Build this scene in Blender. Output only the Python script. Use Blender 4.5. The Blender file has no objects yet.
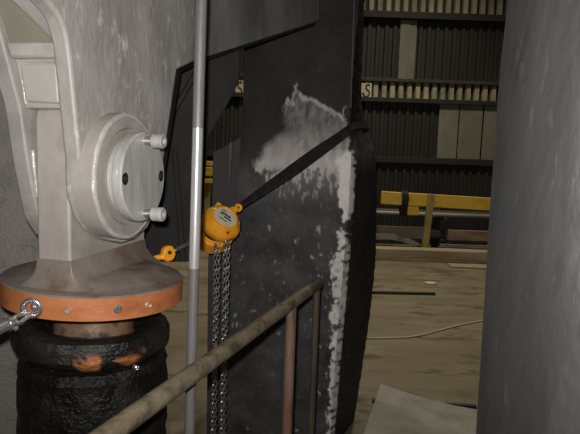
import bpy, bmesh, math, random
from mathutils import Vector, Matrix, noise
random.seed(7)
scn = bpy.context.scene
COL = scn.collection
V = Vector
R = math.radians

# ------------------------------------------------------------------ camera
F = 560.0
EYE = V((0, 0, 1.6))
PITCH, ROLL = R(6.8), R(2.0)
fwd = V((0, math.cos(PITCH), -math.sin(PITCH)))
r0, u0 = V((1, 0, 0)), V((0, math.sin(PITCH), math.cos(PITCH)))
rgt = r0 * math.cos(ROLL) + u0 * math.sin(ROLL)
upv = u0 * math.cos(ROLL) - r0 * math.sin(ROLL)
cam_d = bpy.data.cameras.new('camera')
cam_d.sensor_width = 36.0
cam_d.lens = 36.0 * F / 580.0
cam_d.clip_start = 0.05
cam = bpy.data.objects.new('camera', cam_d)
COL.objects.link(cam)
cam.matrix_world = Matrix(((rgt.x, upv.x, -fwd.x, EYE.x), (rgt.y, upv.y, -fwd.y, EYE.y), (rgt.z, upv.z, -fwd.z, EYE.z), (0, 0, 0, 1)))
scn.camera = cam

def ray(x, y):
    return fwd + rgt * ((x - 290) / F) + upv * ((217 - y) / F)
def at(x, y, Y):                       # point seen at (x, y), Y metres down the hall
    d = ray(x, y)
    return EYE + d * (Y / d.y)
def on_floor(x, y, z=0.0):
    d = ray(x, y)
    return EYE + d * ((z - EYE.z) / d.z)
def on_plane(x, y, p0, n):
    d = ray(x, y)
    return EYE + d * ((p0 - EYE).dot(n) / d.dot(n))
def proj(p):
    v = p - EYE
    w = v.dot(fwd)
    return 290 + F * v.dot(rgt) / w, 217 - F * v.dot(upv) / w

# ------------------------------------------------------------------ materials
def mat(name, cols, scale=6.0, rough=0.6, metal=0.0, bump=0.0, stretch=(1, 1, 1), fleck=None, rough2=None,
        wear=None, detail=8.0, spec=0.5, bscale=None, coat=0.0, pos=None):
    """noise ramp over the colours in cols, an optional fleck colour and an optional 'wear' attribute colour"""
    m = bpy.data.materials.new(name)
    m.use_nodes = True
    nt = m.node_tree
    N, L = nt.nodes, nt.links
    b = N['Principled BSDF']
    b.inputs['Metallic'].default_value = metal
    b.inputs['Roughness'].default_value = rough
    b.inputs['Specular IOR Level'].default_value = spec
    b.inputs['Coat Weight'].default_value = coat
    b.inputs['Coat Roughness'].default_value = 0.25
    tc = N.new('ShaderNodeTexCoord')
    mp = N.new('ShaderNodeMapping')
    mp.inputs['Scale'].default_value = stretch
    L.new(tc.outputs['Object'], mp.inputs['Vector'])
    nz = N.new('ShaderNodeTexNoise')
    nz.inputs['Scale'].default_value = scale
    nz.inputs['Detail'].default_value = detail
    nz.inputs['Roughness'].default_value = 0.62
    L.new(mp.outputs['Vector'], nz.inputs['Vector'])
    rp = N.new('ShaderNodeValToRGB')
    e = rp.color_ramp.elements
    n = len(cols)
    if pos is None:
        pos = [0.32 + 0.36 * i / max(1, n - 1) for i in range(n)]
    while len(e) < n:
        e.new(0.5)
    for i, c in enumerate(cols):
        e[i].position = pos[i]
        e[i].color = (c[0], c[1], c[2], 1)
    L.new(nz.outputs['Fac'], rp.inputs['Fac'])
    out = rp.outputs['Color']
    if fleck:
        col, fs, th, fst = fleck
        mp2 = N.new('ShaderNodeMapping')
        mp2.inputs['Scale'].default_value = fst
        mp2.inputs['Location'].default_value = (3.1, 1.7, 5.3)
        L.new(tc.outputs['Object'], mp2.inputs['Vector'])
        n2 = N.new('ShaderNodeTexNoise')
        n2.inputs['Scale'].default_value = fs
        n2.inputs['Detail'].default_value = 5
        n2.inputs['Roughness'].default_value = 0.7
        L.new(mp2.outputs['Vector'], n2.inputs['Vector'])
        mr = N.new('ShaderNodeMapRange')
        mr.inputs['From Min'].default_value = th
        mr.inputs['From Max'].default_value = th + 0.1
        L.new(n2.outputs['Fac'], mr.inputs['Value'])
        mx = N.new('ShaderNodeMix')
        mx.data_type = 'RGBA'
        L.new(mr.outputs['Result'], mx.inputs['Factor'])
        L.new(out, mx.inputs[6])
        mx.inputs[7].default_value = (*col, 1)
        out = mx.outputs[2]
    if wear:
        wa, wb = wear
        an = N.new('ShaderNodeAttribute')
        an.attribute_name = 'wear'
        n3 = N.new('ShaderNodeTexNoise')
        n3.inputs['Scale'].default_value = 30
        n3.inputs['Detail'].default_value = 6
        L.new(tc.outputs['Object'], n3.inputs['Vector'])
        r3 = N.new('ShaderNodeMix')
        r3.data_type = 'RGBA'
        r3.inputs[6].default_value = (*wa, 1)
        r3.inputs[7].default_value = (*wb, 1)
        L.new(n3.outputs['Fac'], r3.inputs['Factor'])
        mx = N.new('ShaderNodeMix')
        mx.data_type = 'RGBA'
        L.new(an.outputs['Fac'], mx.inputs['Factor'])
        L.new(out, mx.inputs[6])
        L.new(r3.outputs[2], mx.inputs[7])
        out = mx.outputs[2]
    L.new(out, b.inputs['Base Color'])
    if rough2 is not None:
        mr2 = N.new('ShaderNodeMapRange')
        mr2.inputs['From Min'].default_value = 0.35
        mr2.inputs['From Max'].default_value = 0.65
        mr2.inputs['To Min'].default_value = rough
        mr2.inputs['To Max'].default_value = rough2
        L.new(nz.outputs['Fac'], mr2.inputs['Value'])
        L.new(mr2.outputs['Result'], b.inputs['Roughness'])
    if bump:
        bn = N.new('ShaderNodeTexNoise')
        bn.inputs['Scale'].default_value = bscale or scale * 4
        bn.inputs['Detail'].default_value = 6
        L.new(mp.outputs['Vector'], bn.inputs['Vector'])
        bp = N.new('ShaderNodeBump')
        bp.inputs['Strength'].default_value = bump
        bp.inputs['Distance'].default_value = 0.01
        L.new(bn.outputs['Fac'], bp.inputs['Height'])
        L.new(bp.outputs['Normal'], b.inputs['Normal'])
    return m

def g(v, w=0.0):
    return (v * (1 + w), v, v * (1 - w))
M = {}
M['paint'] = mat('worn_grey_paint', [g(.22, .06), g(.29, .06), g(.36, .05)], 7, .42, 0.0, .25, (1, 1, .55),
                 fleck=(g(.48, .03), 24, .56, (1, 1, .45)), rough2=.6, bscale=45)
M['boom'] = mat('sooty_dimmed_grey_paint', [g(.075, .05), g(.12, .05), g(.16, .05)], 5, .5, 0, .25, (1, 1, .4), fleck=(g(.24), 40, .64, (1, 1, .4)))  # soot plus flash falloff, both darkened into the cheek's grey
M['plain'] = mat('smooth_grey_paint', [g(.22, .06), g(.28, .06), g(.33, .05)], 9, .4, 0, .12, rough2=.55)
M['webpaint'] = mat('dusty_olive_paint', [(.17, .155, .12), (.21, .195, .155)], 6, .6, 0, .1)
M['pad'] = mat('pale_grey_pad_paint', [g(.29, .05), g(.33, .05)], 9, .5)
M['rustpaint'] = mat('grey_paint_with_rust', [(.24, .215, .195), (.30, .275, .25), (.35, .32, .29), (.19, .12, .095)], 5, .45, 0, .2, (1, 1, .8), pos=[.3, .45, .58, .74], rough2=.65)
M['bright'] = mat('bright_steel', [g(.5), g(.72)], 20, .25, 1, .05, rough2=.4)
M['disc'] = mat('brushed_steel', [g(.28, .03), g(.36, .03), g(.43, .03)], 10, .5, .15, .12, (3, 3, .6), fleck=(g(.55), 30, .66, (1, 1, .4)))
M['panel'] = mat('speckled_steel_panel', [(.135, .125, .112), (.185, .17, .155), (.20, .175, .16)], 14, .6, 0, .4, fleck=((.24, .23, .21), 90, .58, (1, 1, 1)), bscale=110)
M['darkpanel'] = mat('sooty_steel_panel', [g(.010, .03), g(.015, .03), g(.021, .03)], 5, .7, 0, .2, (1, 1, .5), spec=.2, fleck=(g(.09), 60, .66, (1, 1, .5)))
M['chute'] = mat('sooty_chute_paint', [g(.011, .03), g(.019, .03), g(.030, .03)], 5, .66, 0, .25, (1, 1, .5), spec=.25,
                 fleck=(g(.24, .02), 34, .68, (1, 1, .7)), wear=((.70, .66, .62), (.95, .90, .86)))
M['drum'] = mat('dark_rubber_drum', [g(.20, .0), g(.235, .0), g(.275, .0)], 6, .53, .8, .12, (1, 1, .35),
                fleck=(g(.36), 30, .60, (1, 1, .22)), rough2=.58, bscale=60)
M['orange'] = mat('orange_primer', [(.27, .085, .03), (.38, .125, .042), (.43, .155, .06), (.24, .125, .08)], 7, .5, 0, .15, (1, 1, 2), pos=[.3, .45, .58, .72], fleck=((.55, .38, .28), 18, .66, (1, 1, 1)))
M['flangetop'] = mat('grey_paint_over_primer', [(.13, .085, .065), (.175, .14, .12), (.20, .17, .15), (.14, .08, .06)], 8, .45, 0, .2, pos=[.33, .45, .58, .7], rough2=.6)
M['flangebolt'] = mat('painted_screw', [(.30, .18, .11), (.42, .30, .21)], 40, .45, .2)
M['neck'] = mat('greasy_rusty_steel', [(.07, .035, .02), (.16, .085, .05), (.20, .125, .08), (.015, .012, .01)], 9, .28, .2, .2, pos=[.3, .42, .56, .66], rough2=.45)
M['grease'] = mat('black_grease', [(.004, .004, .004), (.008, .008, .007), (.016, .015, .014)], 16, .2, 0, .8, rough2=.5, bscale=90, spec=.16, fleck=((.05, .045, .04), 60, .70, (1, 1, 1)))
M['greaseorange'] = mat('primer_under_grease', [(.006, .006, .006), (.012, .011, .010), (.022, .018, .014)], 9, .25, 0, .7, (1, 1, 1.6), bscale=60, rough2=.5, spec=.3, wear=((.16, .06, .022), (.48, .17, .05)))
M['rail'] = mat('weathered_galvanised_pipe', [(.075, .055, .032), (.14, .11, .07), (.19, .155, .105), (.035, .028, .02)], 16, .55, .1, .3, pos=[.32, .45, .6, .72], rough2=.7, fleck=((.07, .05, .03), 45, .62, (1, 1, 1)))
M['rustpost'] = mat('rusty_post', [(.10, .055, .035), (.19, .11, .075), (.24, .15, .11), (.05, .045, .04)], 7, .6, .1, .25, (2, 2, .5), pos=[.32, .45, .58, .7])
M['darkpost'] = mat('shaded_rusty_post', [(.045, .035, .028), (.09, .06, .042)], 8, .6, 0, .25, (2, 2, .5))  # rust darkened to hold the shade of the rail tip and end post
M['poleold'] = mat('dull_grey_pole_paint', [g(.10, .03), g(.145, .03)], 10, .5, .1, .15, (2, 2, .5))
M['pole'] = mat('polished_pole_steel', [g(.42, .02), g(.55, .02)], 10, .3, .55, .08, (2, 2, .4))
M['hoist'] = mat('orange_hoist_enamel', [(.86, .32, .014), (.95, .40, .025), (.88, .31, .014)], 9, .35, 0, .05, fleck=((.35, .12, .02), 60, .70, (1, 1, 1)))
M['plate'] = mat('hoist_label', [(.55, .50, .38), (.70, .65, .54)], 60, .4, .1)
M['red'] = mat('red_print', [(.42, .04, .03), (.5, .05, .03)], 20, .5)
M['black'] = mat('black_print', [(.02, .02, .02), (.03, .03, .03)], 20, .6)
M['chain'] = mat('oiled_chain_steel', [g(.22, .1), g(.42, .06)], 60, .32, .75)
M['shiny'] = mat('zinc_plated_steel', [g(.55), g(.75)], 40, .22, .9, .05)
M['sling'] = mat('sooty_webbing', [g(.010, .05), g(.018, .05), g(.03, .05)], 30, .85, 0, .3, (1, 1, 1), spec=.2)
M['wing'] = mat('smoky_grey_plate', [g(.032, .03), g(.046, .03), g(.060, .03)], 5, .65, 0, .2, (1, 1, .5), spec=.3, fleck=(g(.16), 50, .67, (1, 1, .6)))
M['rubber'] = mat('black_rubber_and_shade', [g(.006), g(.011)], 20, .5)
M['floor'] = mat('dusty_concrete', [(.08, .065, .04), (.142, .118, .077), (.18, .153, .103), (.225, .197, .14)], 1.1, .75, 0, .35, (.8, 1.6, 1), pos=[.30, .42, .58, .72], bscale=14,
                 fleck=((.075, .058, .036), 2.2, .53, (.8, 2, 1)))
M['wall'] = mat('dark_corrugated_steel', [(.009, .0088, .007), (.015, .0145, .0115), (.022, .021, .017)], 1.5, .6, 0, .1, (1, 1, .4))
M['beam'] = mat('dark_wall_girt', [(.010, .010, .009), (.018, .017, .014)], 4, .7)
M['ledge'] = mat('pale_ribbed_sheet', [(.13, .12, .075), (.27, .245, .16), (.36, .325, .22)], 2.2, .6, 0, .1, (2, 1, 1))
M['strip'] = mat('grimy_pale_panel', [(.12, .12, .09), (.16, .158, .12), (.20, .195, .15)], 2.5, .6, 0, .1, (1, 1, .5))
M['sign'] = mat('pale_sign_board', [(.42, .36, .26), (.55, .48, .36)], 8, .6)
M['yellow'] = mat('yellow_safety_paint', [(.34, .20, .025), (.50, .31, .03), (.58, .38, .05), (.26, .12, .03)], 3.5, .5, 0, .1, (1, 3, 3), pos=[.3, .42, .58, .74])
M['oldyellow'] = mat('faded_yellow_paint', [(.20, .155, .05), (.30, .235, .09)], 5, .6)
M['stock'] = mat('grey_stock_steel', [(.17, .165, .145), (.28, .27, .235)], 4, .5, .2, .1, (.3, 3, 3))
M['darkstock'] = mat('dark_stock_steel', [(.020, .019, .016), (.045, .042, .035)], 4, .6, 0, .1, (.3, 3, 3))
M['timber'] = mat('dusty_timber', [(.18, .14, .09), (.30, .24, .16), (.36, .30, .21)], 3, .75, 0, .2, (.4, 4, 4))
M['redtimber'] = mat('reddish_timber', [(.14, .07, .045), (.20, .14, .09), (.22, .17, .10)], 3, .75, 0, .2, (1, 4, 4))
M['greyboard'] = mat('grey_weathered_board', [(.07, .062, .045), (.11, .095, .07), (.13, .115, .09)], 3, .75, 0, .2, (.4, 4, 4))
M['tarp'] = mat('dusty_grey_sheet', [(.17, .165, .145), (.25, .24, .215), (.30, .29, .265)], 5, .7, 0, .4, (1, 1, 1), bscale=30)
M['weld'] = mat('bright_worn_edge', [g(.36, .05), g(.52, .04)], 14, .36, .15, .3, bscale=60)

# ------------------------------------------------------------------ mesh helpers
def link(name, bm, m, parent=None, smooth=True, bevel=0.0, label=None, angle=35, seg=2):
    bmesh.ops.recalc_face_normals(bm, faces=bm.faces)
    me = bpy.data.meshes.new(name)
    bm.to_mesh(me)
    bm.free()
    o = bpy.data.objects.new(name, me)
    COL.objects.link(o)
    for mm in (m if isinstance(m, (list, tuple)) else [m]):
        me.materials.append(mm)
    if smooth:
        for p in me.polygons:
            p.use_smooth = True
        me.set_sharp_from_angle(angle=R(angle))
    if bevel:
        b = o.modifiers.new('bevel', 'BEVEL')
        b.width = bevel
        b.segments = seg
        b.limit_method = 'ANGLE'
        b.angle_limit = R(35)
        b.harden_normals = False
    if parent:
        o.parent = parent
        o.matrix_parent_inverse = Matrix.Translation(-parent.location)
    if label:
        o['label'] = label
    return o
def tag(o, label, cat, group=None):
    o['label'] = label
    o['category'] = cat
    if group:
        o['group'] = group
    return o
def struct(o):
    o['kind'] = 'structure'
    return o
def thing(name, loc, label, cat, group=None):
    o = bpy.data.objects.new(name, None)
    COL.objects.link(o)
    o.location = loc
    o.empty_display_size = .1
    return tag(o, label, cat, group)

def add_slab(bm, pts, off, mi=0):
    """closed polygon pts extruded by vector off"""
    a = [bm.verts.new(p) for p in pts]
    b = [bm.verts.new(p + off) for p in pts]
    n = len(pts)
    fs = [bm.faces.new(a), bm.faces.new(b[::-1])]
    for i in range(n):
        fs.append(bm.faces.new((a[i], b[i], b[(i + 1) % n], a[(i + 1) % n])))
    for f in fs:
        f.material_index = mi
def slab(pts, off):
    bm = bmesh.new()
    add_slab(bm, pts, off)
    return bm
def add_box(bm, c, ax, ay, az):
    """centre and three half-axis vectors"""
    vs = [bm.verts.new(c + ax * i + ay * j + az * k) for k in (-1, 1) for j in (-1, 1) for i in (-1, 1)]
    for q in ((0, 1, 3, 2), (4, 6, 7, 5), (0, 4, 5, 1), (2, 3, 7, 6), (0, 2, 6, 4), (1, 5, 7, 3)):
        bm.faces.new([vs[i] for i in q])
def wbox(bm, x0, x1, y0, y1, z0, z1):
    add_box(bm, V(((x0 + x1) / 2, (y0 + y1) / 2, (z0 + z1) / 2)), V(((x1 - x0) / 2, 0, 0)), V((0, (y1 - y0) / 2, 0)), V((0, 0, (z1 - z0) / 2)))
def bar(bm, a, b, w, h, up=V((0, 0, 1))):
    d = (b - a)
    s = d.cross(up).normalized()
    u = s.cross(d).normalized()
    add_box(bm, (a + b) / 2, d / 2, s * (w / 2), u * (h / 2))
def add_tube(bm, pts, r, seg=20, cap=True, closed=False, rfun=None):
    n = len(pts)
    rings = []
    prev = None
    for i in range(n):
        if closed:
            d = (pts[(i + 1) % n] - pts[i - 1]).normalized()
        else:
            d = (pts[min(i + 1, n - 1)] - pts[max(i - 1, 0)]).normalized()
        if prev is None:
            a = d.cross(V((0, 0, 1)))
            if a.length < .1:
                a = d.cross(V((1, 0, 0)))
            a.normalize()
        else:
            a = (prev - d * prev.dot(d)).normalized()
        prev = a
        b = d.cross(a)
        rr = rfun(i / max(1, n - 1)) if rfun else r
        rings.append([bm.verts.new(pts[i] + (a * math.cos(2 * math.pi * k / seg) + b * math.sin(2 * math.pi * k / seg)) * rr) for k in range(seg)])
    m = n if closed else n - 1
    for i in range(m):
        A, B = rings[i], rings[(i + 1) % n]
        for k in range(seg):
            bm.faces.new((A[k], A[(k + 1) % seg], B[(k + 1) % seg], B[k]))
    if cap and not closed:
        bm.faces.new(rings[0][::-1])
        bm.faces.new(rings[-1])
def tube(pts, r, seg=20, **k):
    bm = bmesh.new()
    add_tube(bm, pts, r, seg, **k)
    return bm
def add_lathe(bm, prof, o, ax, seg=64, jit=0.0, seed=0):
    """profile [(radius, height along ax)] turned about o + t*ax; first / last radius 0 closes the end"""
    ax = ax.normalized()
    a = ax.cross(V((0, 0, 1)))
    if a.length < .1:
        a = V((1, 0, 0))
    a.normalize()
    b = ax.cross(a)
    rings = []
    for (rr, h) in prof:
        if rr < 1e-6:
            rings.append([bm.verts.new(o + ax * h)])
        else:
            ring = []
            for k in range(seg):
                t = 2 * math.pi * k / seg
                dv = a * math.cos(t) + b * math.sin(t)
                p = o + dv * rr + ax * h
                if jit:
                    p += dv * jit * noise.fractal(p * 14 + V((seed, 0, 0)), .9, 2, 4)
                ring.append(bm.verts.new(p))
            rings.append(ring)
    for A, B in zip(rings, rings[1:]):
        if len(A) == 1 and len(B) == 1:
            continue
        for k in range(seg):
            k2 = (k + 1) % seg
            if len(A) == 1:
                bm.faces.new((A[0], B[k2], B[k]))
            elif len(B) == 1:
                bm.faces.new((A[k], A[k2], B[0]))
            else:
                bm.faces.new((A[k], A[k2], B[k2], B[k]))
def lathe(prof, o, ax, seg=64, **k):
    bm = bmesh.new()
    add_lathe(bm, prof, o, ax, seg, **k)
    return bm
def catmull(pts, sub=6):
    out = []
    n = len(pts)
    for i in range(n - 1):
        p0, p1, p2, p3 = pts[max(i - 1, 0)], pts[i], pts[i + 1], pts[min(i + 2, n - 1)]
        for k in range(sub):
            t = k / sub
            out.append(.5 * ((2 * p1) + (p2 - p0) * t + (2 * p0 - 5 * p1 + 4 * p2 - p3) * t * t + (3 * p1 - p0 - 3 * p2 + p3) * t ** 3))
    out.append(pts[-1])
    return out
def add_chain(bm, pts, pitch, wire, wide, seg=7):
    """links strung along the polyline pts, every other one turned a quarter"""
    L = [0]
    for a, b in zip(pts, pts[1:]):
        L.append(L[-1] + (b - a).length)
    def pos(s):
        for i in range(len(pts) - 1):
            if s <= L[i + 1] or i == len(pts) - 2:
                return pts[i] + (pts[i + 1] - pts[i]) * ((s - L[i]) / (L[i + 1] - L[i]))
    n = int(L[-1] / pitch)
    for i in range(n):
        c = pos((i + .5) * pitch)
        d = (pos(min((i + .9) * pitch, L[-1])) - pos((i + .1) * pitch)).normalized()
        s = d.cross(V((.35, .9, .2))).normalized()
        s = Matrix.Rotation(R(45 + 90 * (i % 2) + 8 * math.sin(i * 1.7)), 3, d) @ s
        hl = pitch / 2 + wire * .5
        w = wide / 2 - wire / 2
        ring = []
        for k in range(12):
            t = 2 * math.pi * k / 12
            cx, sy = math.cos(t), math.sin(t)
            ring.append(c + s * (w * cx) + d * ((hl - w) * (1 if sy > 0.01 else -1 if sy < -.01 else 0) + w * sy))
        add_tube(bm, ring, wire / 2, seg, closed=True)

# ------------------------------------------------------------------ setting: floor and back wall of the hall
bm = bmesh.new()
wbox(bm, -9, 9, -1.5, 10.05, -.2, 0)
struct(link('floor', bm, M['floor'], smooth=False))

WY = 9.9
bm = bmesh.new()
xs = []
x = -9.0
P = .145
while x < 9:
    xs += [(x, 0), (x + .06, 0), (x + .075, .035), (x + .13, .035)]
    x += P
top = [bm.verts.new((a, WY - d, 7.2)) for a, d in xs]
bot = [bm.verts.new((a, WY - d, 0)) for a, d in xs]
tb = [bm.verts.new((a, WY + .12, 7.2)) for a in (xs[0][0], xs[-1][0])]
bb = [bm.verts.new((a, WY + .12, 0)) for a in (xs[0][0], xs[-1][0])]
for i in range(len(xs) - 1):
    bm.faces.new((bot[i], bot[i + 1], top[i + 1], top[i]))
bm.faces.new((bb[1], bb[0], tb[0], tb[1]))
bm.faces.new(bot + [bb[1], bb[0]])
bm.faces.new(top[::-1] + [tb[0], tb[1]])
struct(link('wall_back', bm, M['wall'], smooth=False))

def zat(y, Y, x=430):
    return at(x, y, Y).z
# girts and two ribbed pale strips running along the wall
def girt(name, y0, y1, dep, m=M['beam']):
    bm = bmesh.new()
    wbox(bm, -8.9, 8.9, WY - dep, WY - .02, zat(y1, WY - dep), zat(y0, WY - dep))
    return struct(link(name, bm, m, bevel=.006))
girt('trim_1', 12.5, 19, .16)
girt('trim_2', 79.5, 83, .12, M['darkstock'])
girt('trim_3', 99, 103.5, .14)
girt('trim_4', 158, 164, .10)
def ribs(name, y0, y1, rel):
    bm = bmesh.new()
    z0, z1 = zat(y1, WY - .07), zat(y0, WY - .07)
    x = -8.8
    while x < 8.8:
        w = .100
        prof = [(x, 0), (x + .014, .05), (x + w - .014, .05), (x + w, 0)]
        a = [bm.verts.new((p, WY - .034 - d * rel, z0)) for p, d in prof]
        b = [bm.verts.new((p, WY - .02 - d * .8 * rel, z1)) for p, d in prof]
        for i in range(3):
            bm.faces.new((a[i], a[i + 1], b[i + 1], b[i]))
        bm.faces.new(b)
        bm.faces.new(a[::-1])
        bm.faces.new((a[0], b[0], b[3], a[3]))
        x += P
    return struct(link(name, bm, M['ledge'], smooth=False))
ribs('trim_5', -12, 12.5, 1)
ribs('trim_6', 83, 99, 1)
# paler cladding sheets set into the dark wall
bm = bmesh.new()
p0, p1 = at(401, 20, WY - .06), at(407, 80, WY - .06)
wbox(bm, p0.x, p1.x, WY - .065, WY - .03, p1.z, p0.z)
p0, p1 = at(409, 20, WY - .06), at(414, 80, WY - .06)
wbox(bm, p0.x, p1.x, WY - .055, WY - .03, p1.z, p0.z)
struct(link('trim_7', bm, M['strip'], bevel=.004))
bm = bmesh.new()
for x0, x1 in ((440, 457), (459, 481), (483, 500)):
    p0, p1 = at(x0, 104, WY - .06), at(x1, 158, WY - .06)
    wbox(bm, p0.x, p1.x, WY - .07, WY - .03, zat(158, WY - .06), zat(103.5, WY - .06))
struct(link('trim_8', bm, M['strip'], bevel=.006))
# two small sign boards with a dark squiggle, fixed on the lower pale strip
def sign(x, y0, y1, w, label):
    a = at(x, (y0 + y1) / 2, WY - .115)
    h = (y1 - y0) / F * WY
    t = thing('sign_board', a - V((0, 0, h / 2)), label, 'sign', 'sign boards on the pale wall strip')
    ww = w / F * WY
    bm = bmesh.new()
    wbox(bm, a.x - ww / 2, a.x + ww / 2, a.y, a.y + .03, a.z - h / 2, a.z + h / 2)
    link('board', bm, M['sign'], t, bevel=.003)
    pts = [(.30, .36), (.12, .42), (-.06, .30), (.0, .10), (.22, -.02), (.26, -.22), (.08, -.36), (-.16, -.34), (-.34, -.12)]
    path = catmull([V((a.x + px * ww, a.y - .003, a.z + pz * h)) for px, pz in pts], 5)
    link('lettering', tube(path, .013, 6), M['black'], t, label='dark curved lettering')
sign(366.5, 83.5, 98, 10, 'pale board with dark curved mark on wall, seen right of the chute')
sign(238.5, 81, 96, 12, 'pale board with dark curved mark on wall, seen left of the chute')

# ------------------------------------------------------------------ yellow guard rail and stock in the hall
RY = 8.7
t = thing('guard_rail', on_floor(426, 250) * 1.0, 'yellow guard rail with one faded leaning post in front of the dark wall', 'guard rail')
a, b = at(381, 197.5, RY), at(560, 208.5, RY)
bm = bmesh.new()
hh = .088
bar(bm, a, b, .07, .20)
link('beam', bm, M['yellow'], t, bevel=.008)
bm = bmesh.new()
bt, bb_ = at(431.5, 194, RY - .08), at(424, 252, RY - .08)
bb_.z = 0
bar(bm, bt, bb_, .09, .10, V((0, 1, 0)))
link('post', bm, M['oldyellow'], t, bevel=.008, label='faded yellow leaning post')
bm = bmesh.new()
a, b = at(412.5, 203, RY), at(412.5, 215, RY)
wbox(bm, a.x - .10, a.x + .10, RY - .03, RY + .06, b.z, a.z)
link('bracket', bm, M['yellow'], t, bevel=.006)
# loops of black cable slung over the rail
bm = bmesh.new()
for k in range(4):
    c = at(401.5 + k * 1.7, 202, RY)
    ring = [c + V((.01 * math.sin(q * 3), .075 * math.cos(q), .19 * math.sin(q) - .02)) for q in [2 * math.pi * j / 20 for j in range(20)]]
    add_tube(bm, ring, .014, 8, closed=True)
tag(link('cable_coil', bm, M['rubber']), 'black cable loops slung over the yellow guard rail', 'cable')

# rack: uprights with arms carrying the stock
zt1 = at(434, 214.5, 9.01).z
zt2 = at(470, 241, 9.02).z
rk = thing('storage_rack', V((at(436, 230, 9.5).x, 9.5, 0)), 'low dark rack holding long steel stock behind the guard rail', 'rack')
for xx in (366, 436, 500):
    bm = bmesh.new()
    c = at(xx, 230, 9.5)
    wbox(bm, c.x - .05, c.x + .05, 9.50, 9.58, 0, zt1 + .1)
    link('upright', bm, M['darkstock'], rk, bevel=.006)
for zz in (zt1 - .036, zt2):
    for xx in (366, 436, 500):
        bm = bmesh.new()
        c = at(xx, 230, 9.5)
        wbox(bm, c.x - .03, c.x + .03, 8.95, 9.50, zz - .06, zz)
        link('arm', bm, M['darkstock'], rk, bevel=.004)
xa, xb = at(330, 215, 9.1).x, at(560, 215, 9.1).x
def stock(name, x0, x1, Y, z, r, m, label, cat, rnd=True, h=None):
    bm = bmesh.new()
    a, b = V((x0, Y, z)), V((x1, Y, z))
    if rnd:
        add_tube(bm, [a, b], r, 16)
    else:
        bar(bm, a, b, 2 * r, h)
    return tag(link(name, bm, m, bevel=0 if rnd else .005), label, cat)
stock('steel_pipe', xa, xb, 9.01, zt1, .035, M['stock'], 'long pale grey steel pipe on the top rack arms', 'pipe')
stock('steel_tube', xa, xb, 9.17, zt1 + .012, .047, M['darkstock'], 'long dark steel tube lying behind the pale grey pipe', 'tube')
stock('flat_bar', xa, xb, 9.36, zt1 - .004, .09, M['darkstock'], 'dark flat steel bar nearest the wall on the rack', 'bar', False, .06)
stock('steel_channel', xa, xb, 9.30, zt2 + .062, .11, M['darkstock'], 'dark steel channel on the lower rack arms', 'channel', False, .12)
c0, c1 = at(448, 236, 9.02), at(540, 239, 9.02)
stock('timber_baulk', c0.x, c1.x, 9.05, zt2 + .087, .06, M['redtimber'], 'reddish brown timber baulk lying on the lower rack arms', 'timber', False, .17)
c0, c1 = at(340, 236, 9.02), at(423, 236, 9.02)
stock('timber_board', c0.x, c1.x, 9.05, zt2 + .10, .05, M['greyboard'], 'dull grey timber board on the lower rack arms above the arched liner', 'timber', False, .20)
c0, c1 = at(440, 246, 8.78), at(520, 247, 8.78)
bm = bmesh.new()
zr_ = at(460, 245.5, 8.78).z
bar(bm, V((c0.x, 8.78, zr_)), V((c1.x, 8.78, zr_)), .03, .03)
wbox(bm, c0.x + .1, c0.x + .14, 8.765, 8.795, 0, zr_)
wbox(bm, c1.x - .14, c1.x - .10, 8.765, 8.795, 0, zr_)
tag(link('trestle_rod', bm, M['stock'], bevel=.003), 'thin bright steel rod low on two short legs behind the guard rail post', 'rod')
# arched liner standing on the floor left of the post
bm = bmesh.new()
q0, q1 = at(362, 240, 8.78), at(423, 240, 8.78)
zA, zB, zC = at(378, 235, 8.78).z, at(398, 236, 8.78).z, at(423, 246, 8.78).z
n = 24
ro = []
for i in range(n + 1):
    f = i / n
    xx = q0.x + (q1.x - q0.x) * f
    ro.append((xx, zC + (zA - zC + .02) * math.sin(math.pi * (.16 + .84 * f)) ** .8 if f < 1 else zC))
pa = [V((x_, 8.77, z_)) for x_, z_ in ro] + [V((x_, 8.77, z_ - .085)) for x_, z_ in ro[::-1]]
add_slab(bm, pa, V((0, .15, 0)))
wbox(bm, q0.x, q0.x + .08, 8.77, 8.92, 0, ro[1][1])
wbox(bm, q1.x - .10, q1.x, 8.77, 8.92, 0, zC)
tag(link('arched_liner', bm, M['stock'], angle=30), 'grey arched steel liner on the floor left of the guard rail post', 'liner')
bm = bmesh.new()
q0, q1 = at(330, 250, 8.45), at(560, 253, 8.45)
zs = at(430, 249.5, 8.35).z
wbox(bm, q0.x, q1.x, 8.30, 8.53, 0, zs)
tag(link('timber_sleeper', bm, M['timber'], bevel=.012), 'long dusty timber sleeper on the floor below the guard rail', 'timber')
# objects lying on the hall floor
def floor_bar(name, p, q, w, h, m, label, cat):
    a, b = on_floor(*p), on_floor(*q)
    a.z = b.z = h / 2
    bm = bmesh.new()
    bar(bm, a, b, w, h)
    return tag(link(name, bm, m, bevel=.004), label, cat)
floor_bar('plank', (449, 266.5), (500, 269), .22, .03, M['timber'], 'pale plank lying flat on the hall floor by the drum', 'plank')
floor_bar('steel_bar', (368, 293.5), (435, 295), .045, .03, M['darkstock'], 'thin dark steel bar lying on the hall floor', 'bar')
floor_bar('sheet_shadow', (372, 402), (476, 408), .035, .02, M['rubber'], 'black strip drawing the thin shadow just behind the grey sheet', 'strip')  # thin shadow-like dark line laid down as a flat black strip
a = on_floor(431, 284)
bm = bmesh.new()
pts = [V((a.x + .075 * math.cos(k) * (1 + .2 * math.sin(3 * k)), a.y + .07 * math.sin(k), .0)) for k in [2 * math.pi * i / 9 for i in range(9)]]
add_slab(bm, pts, V((0, 0, .02)))
tag(link('paper_scrap', bm, M['sign'], bevel=.005), 'small white scrap lying on the hall floor', 'scrap')
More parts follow.
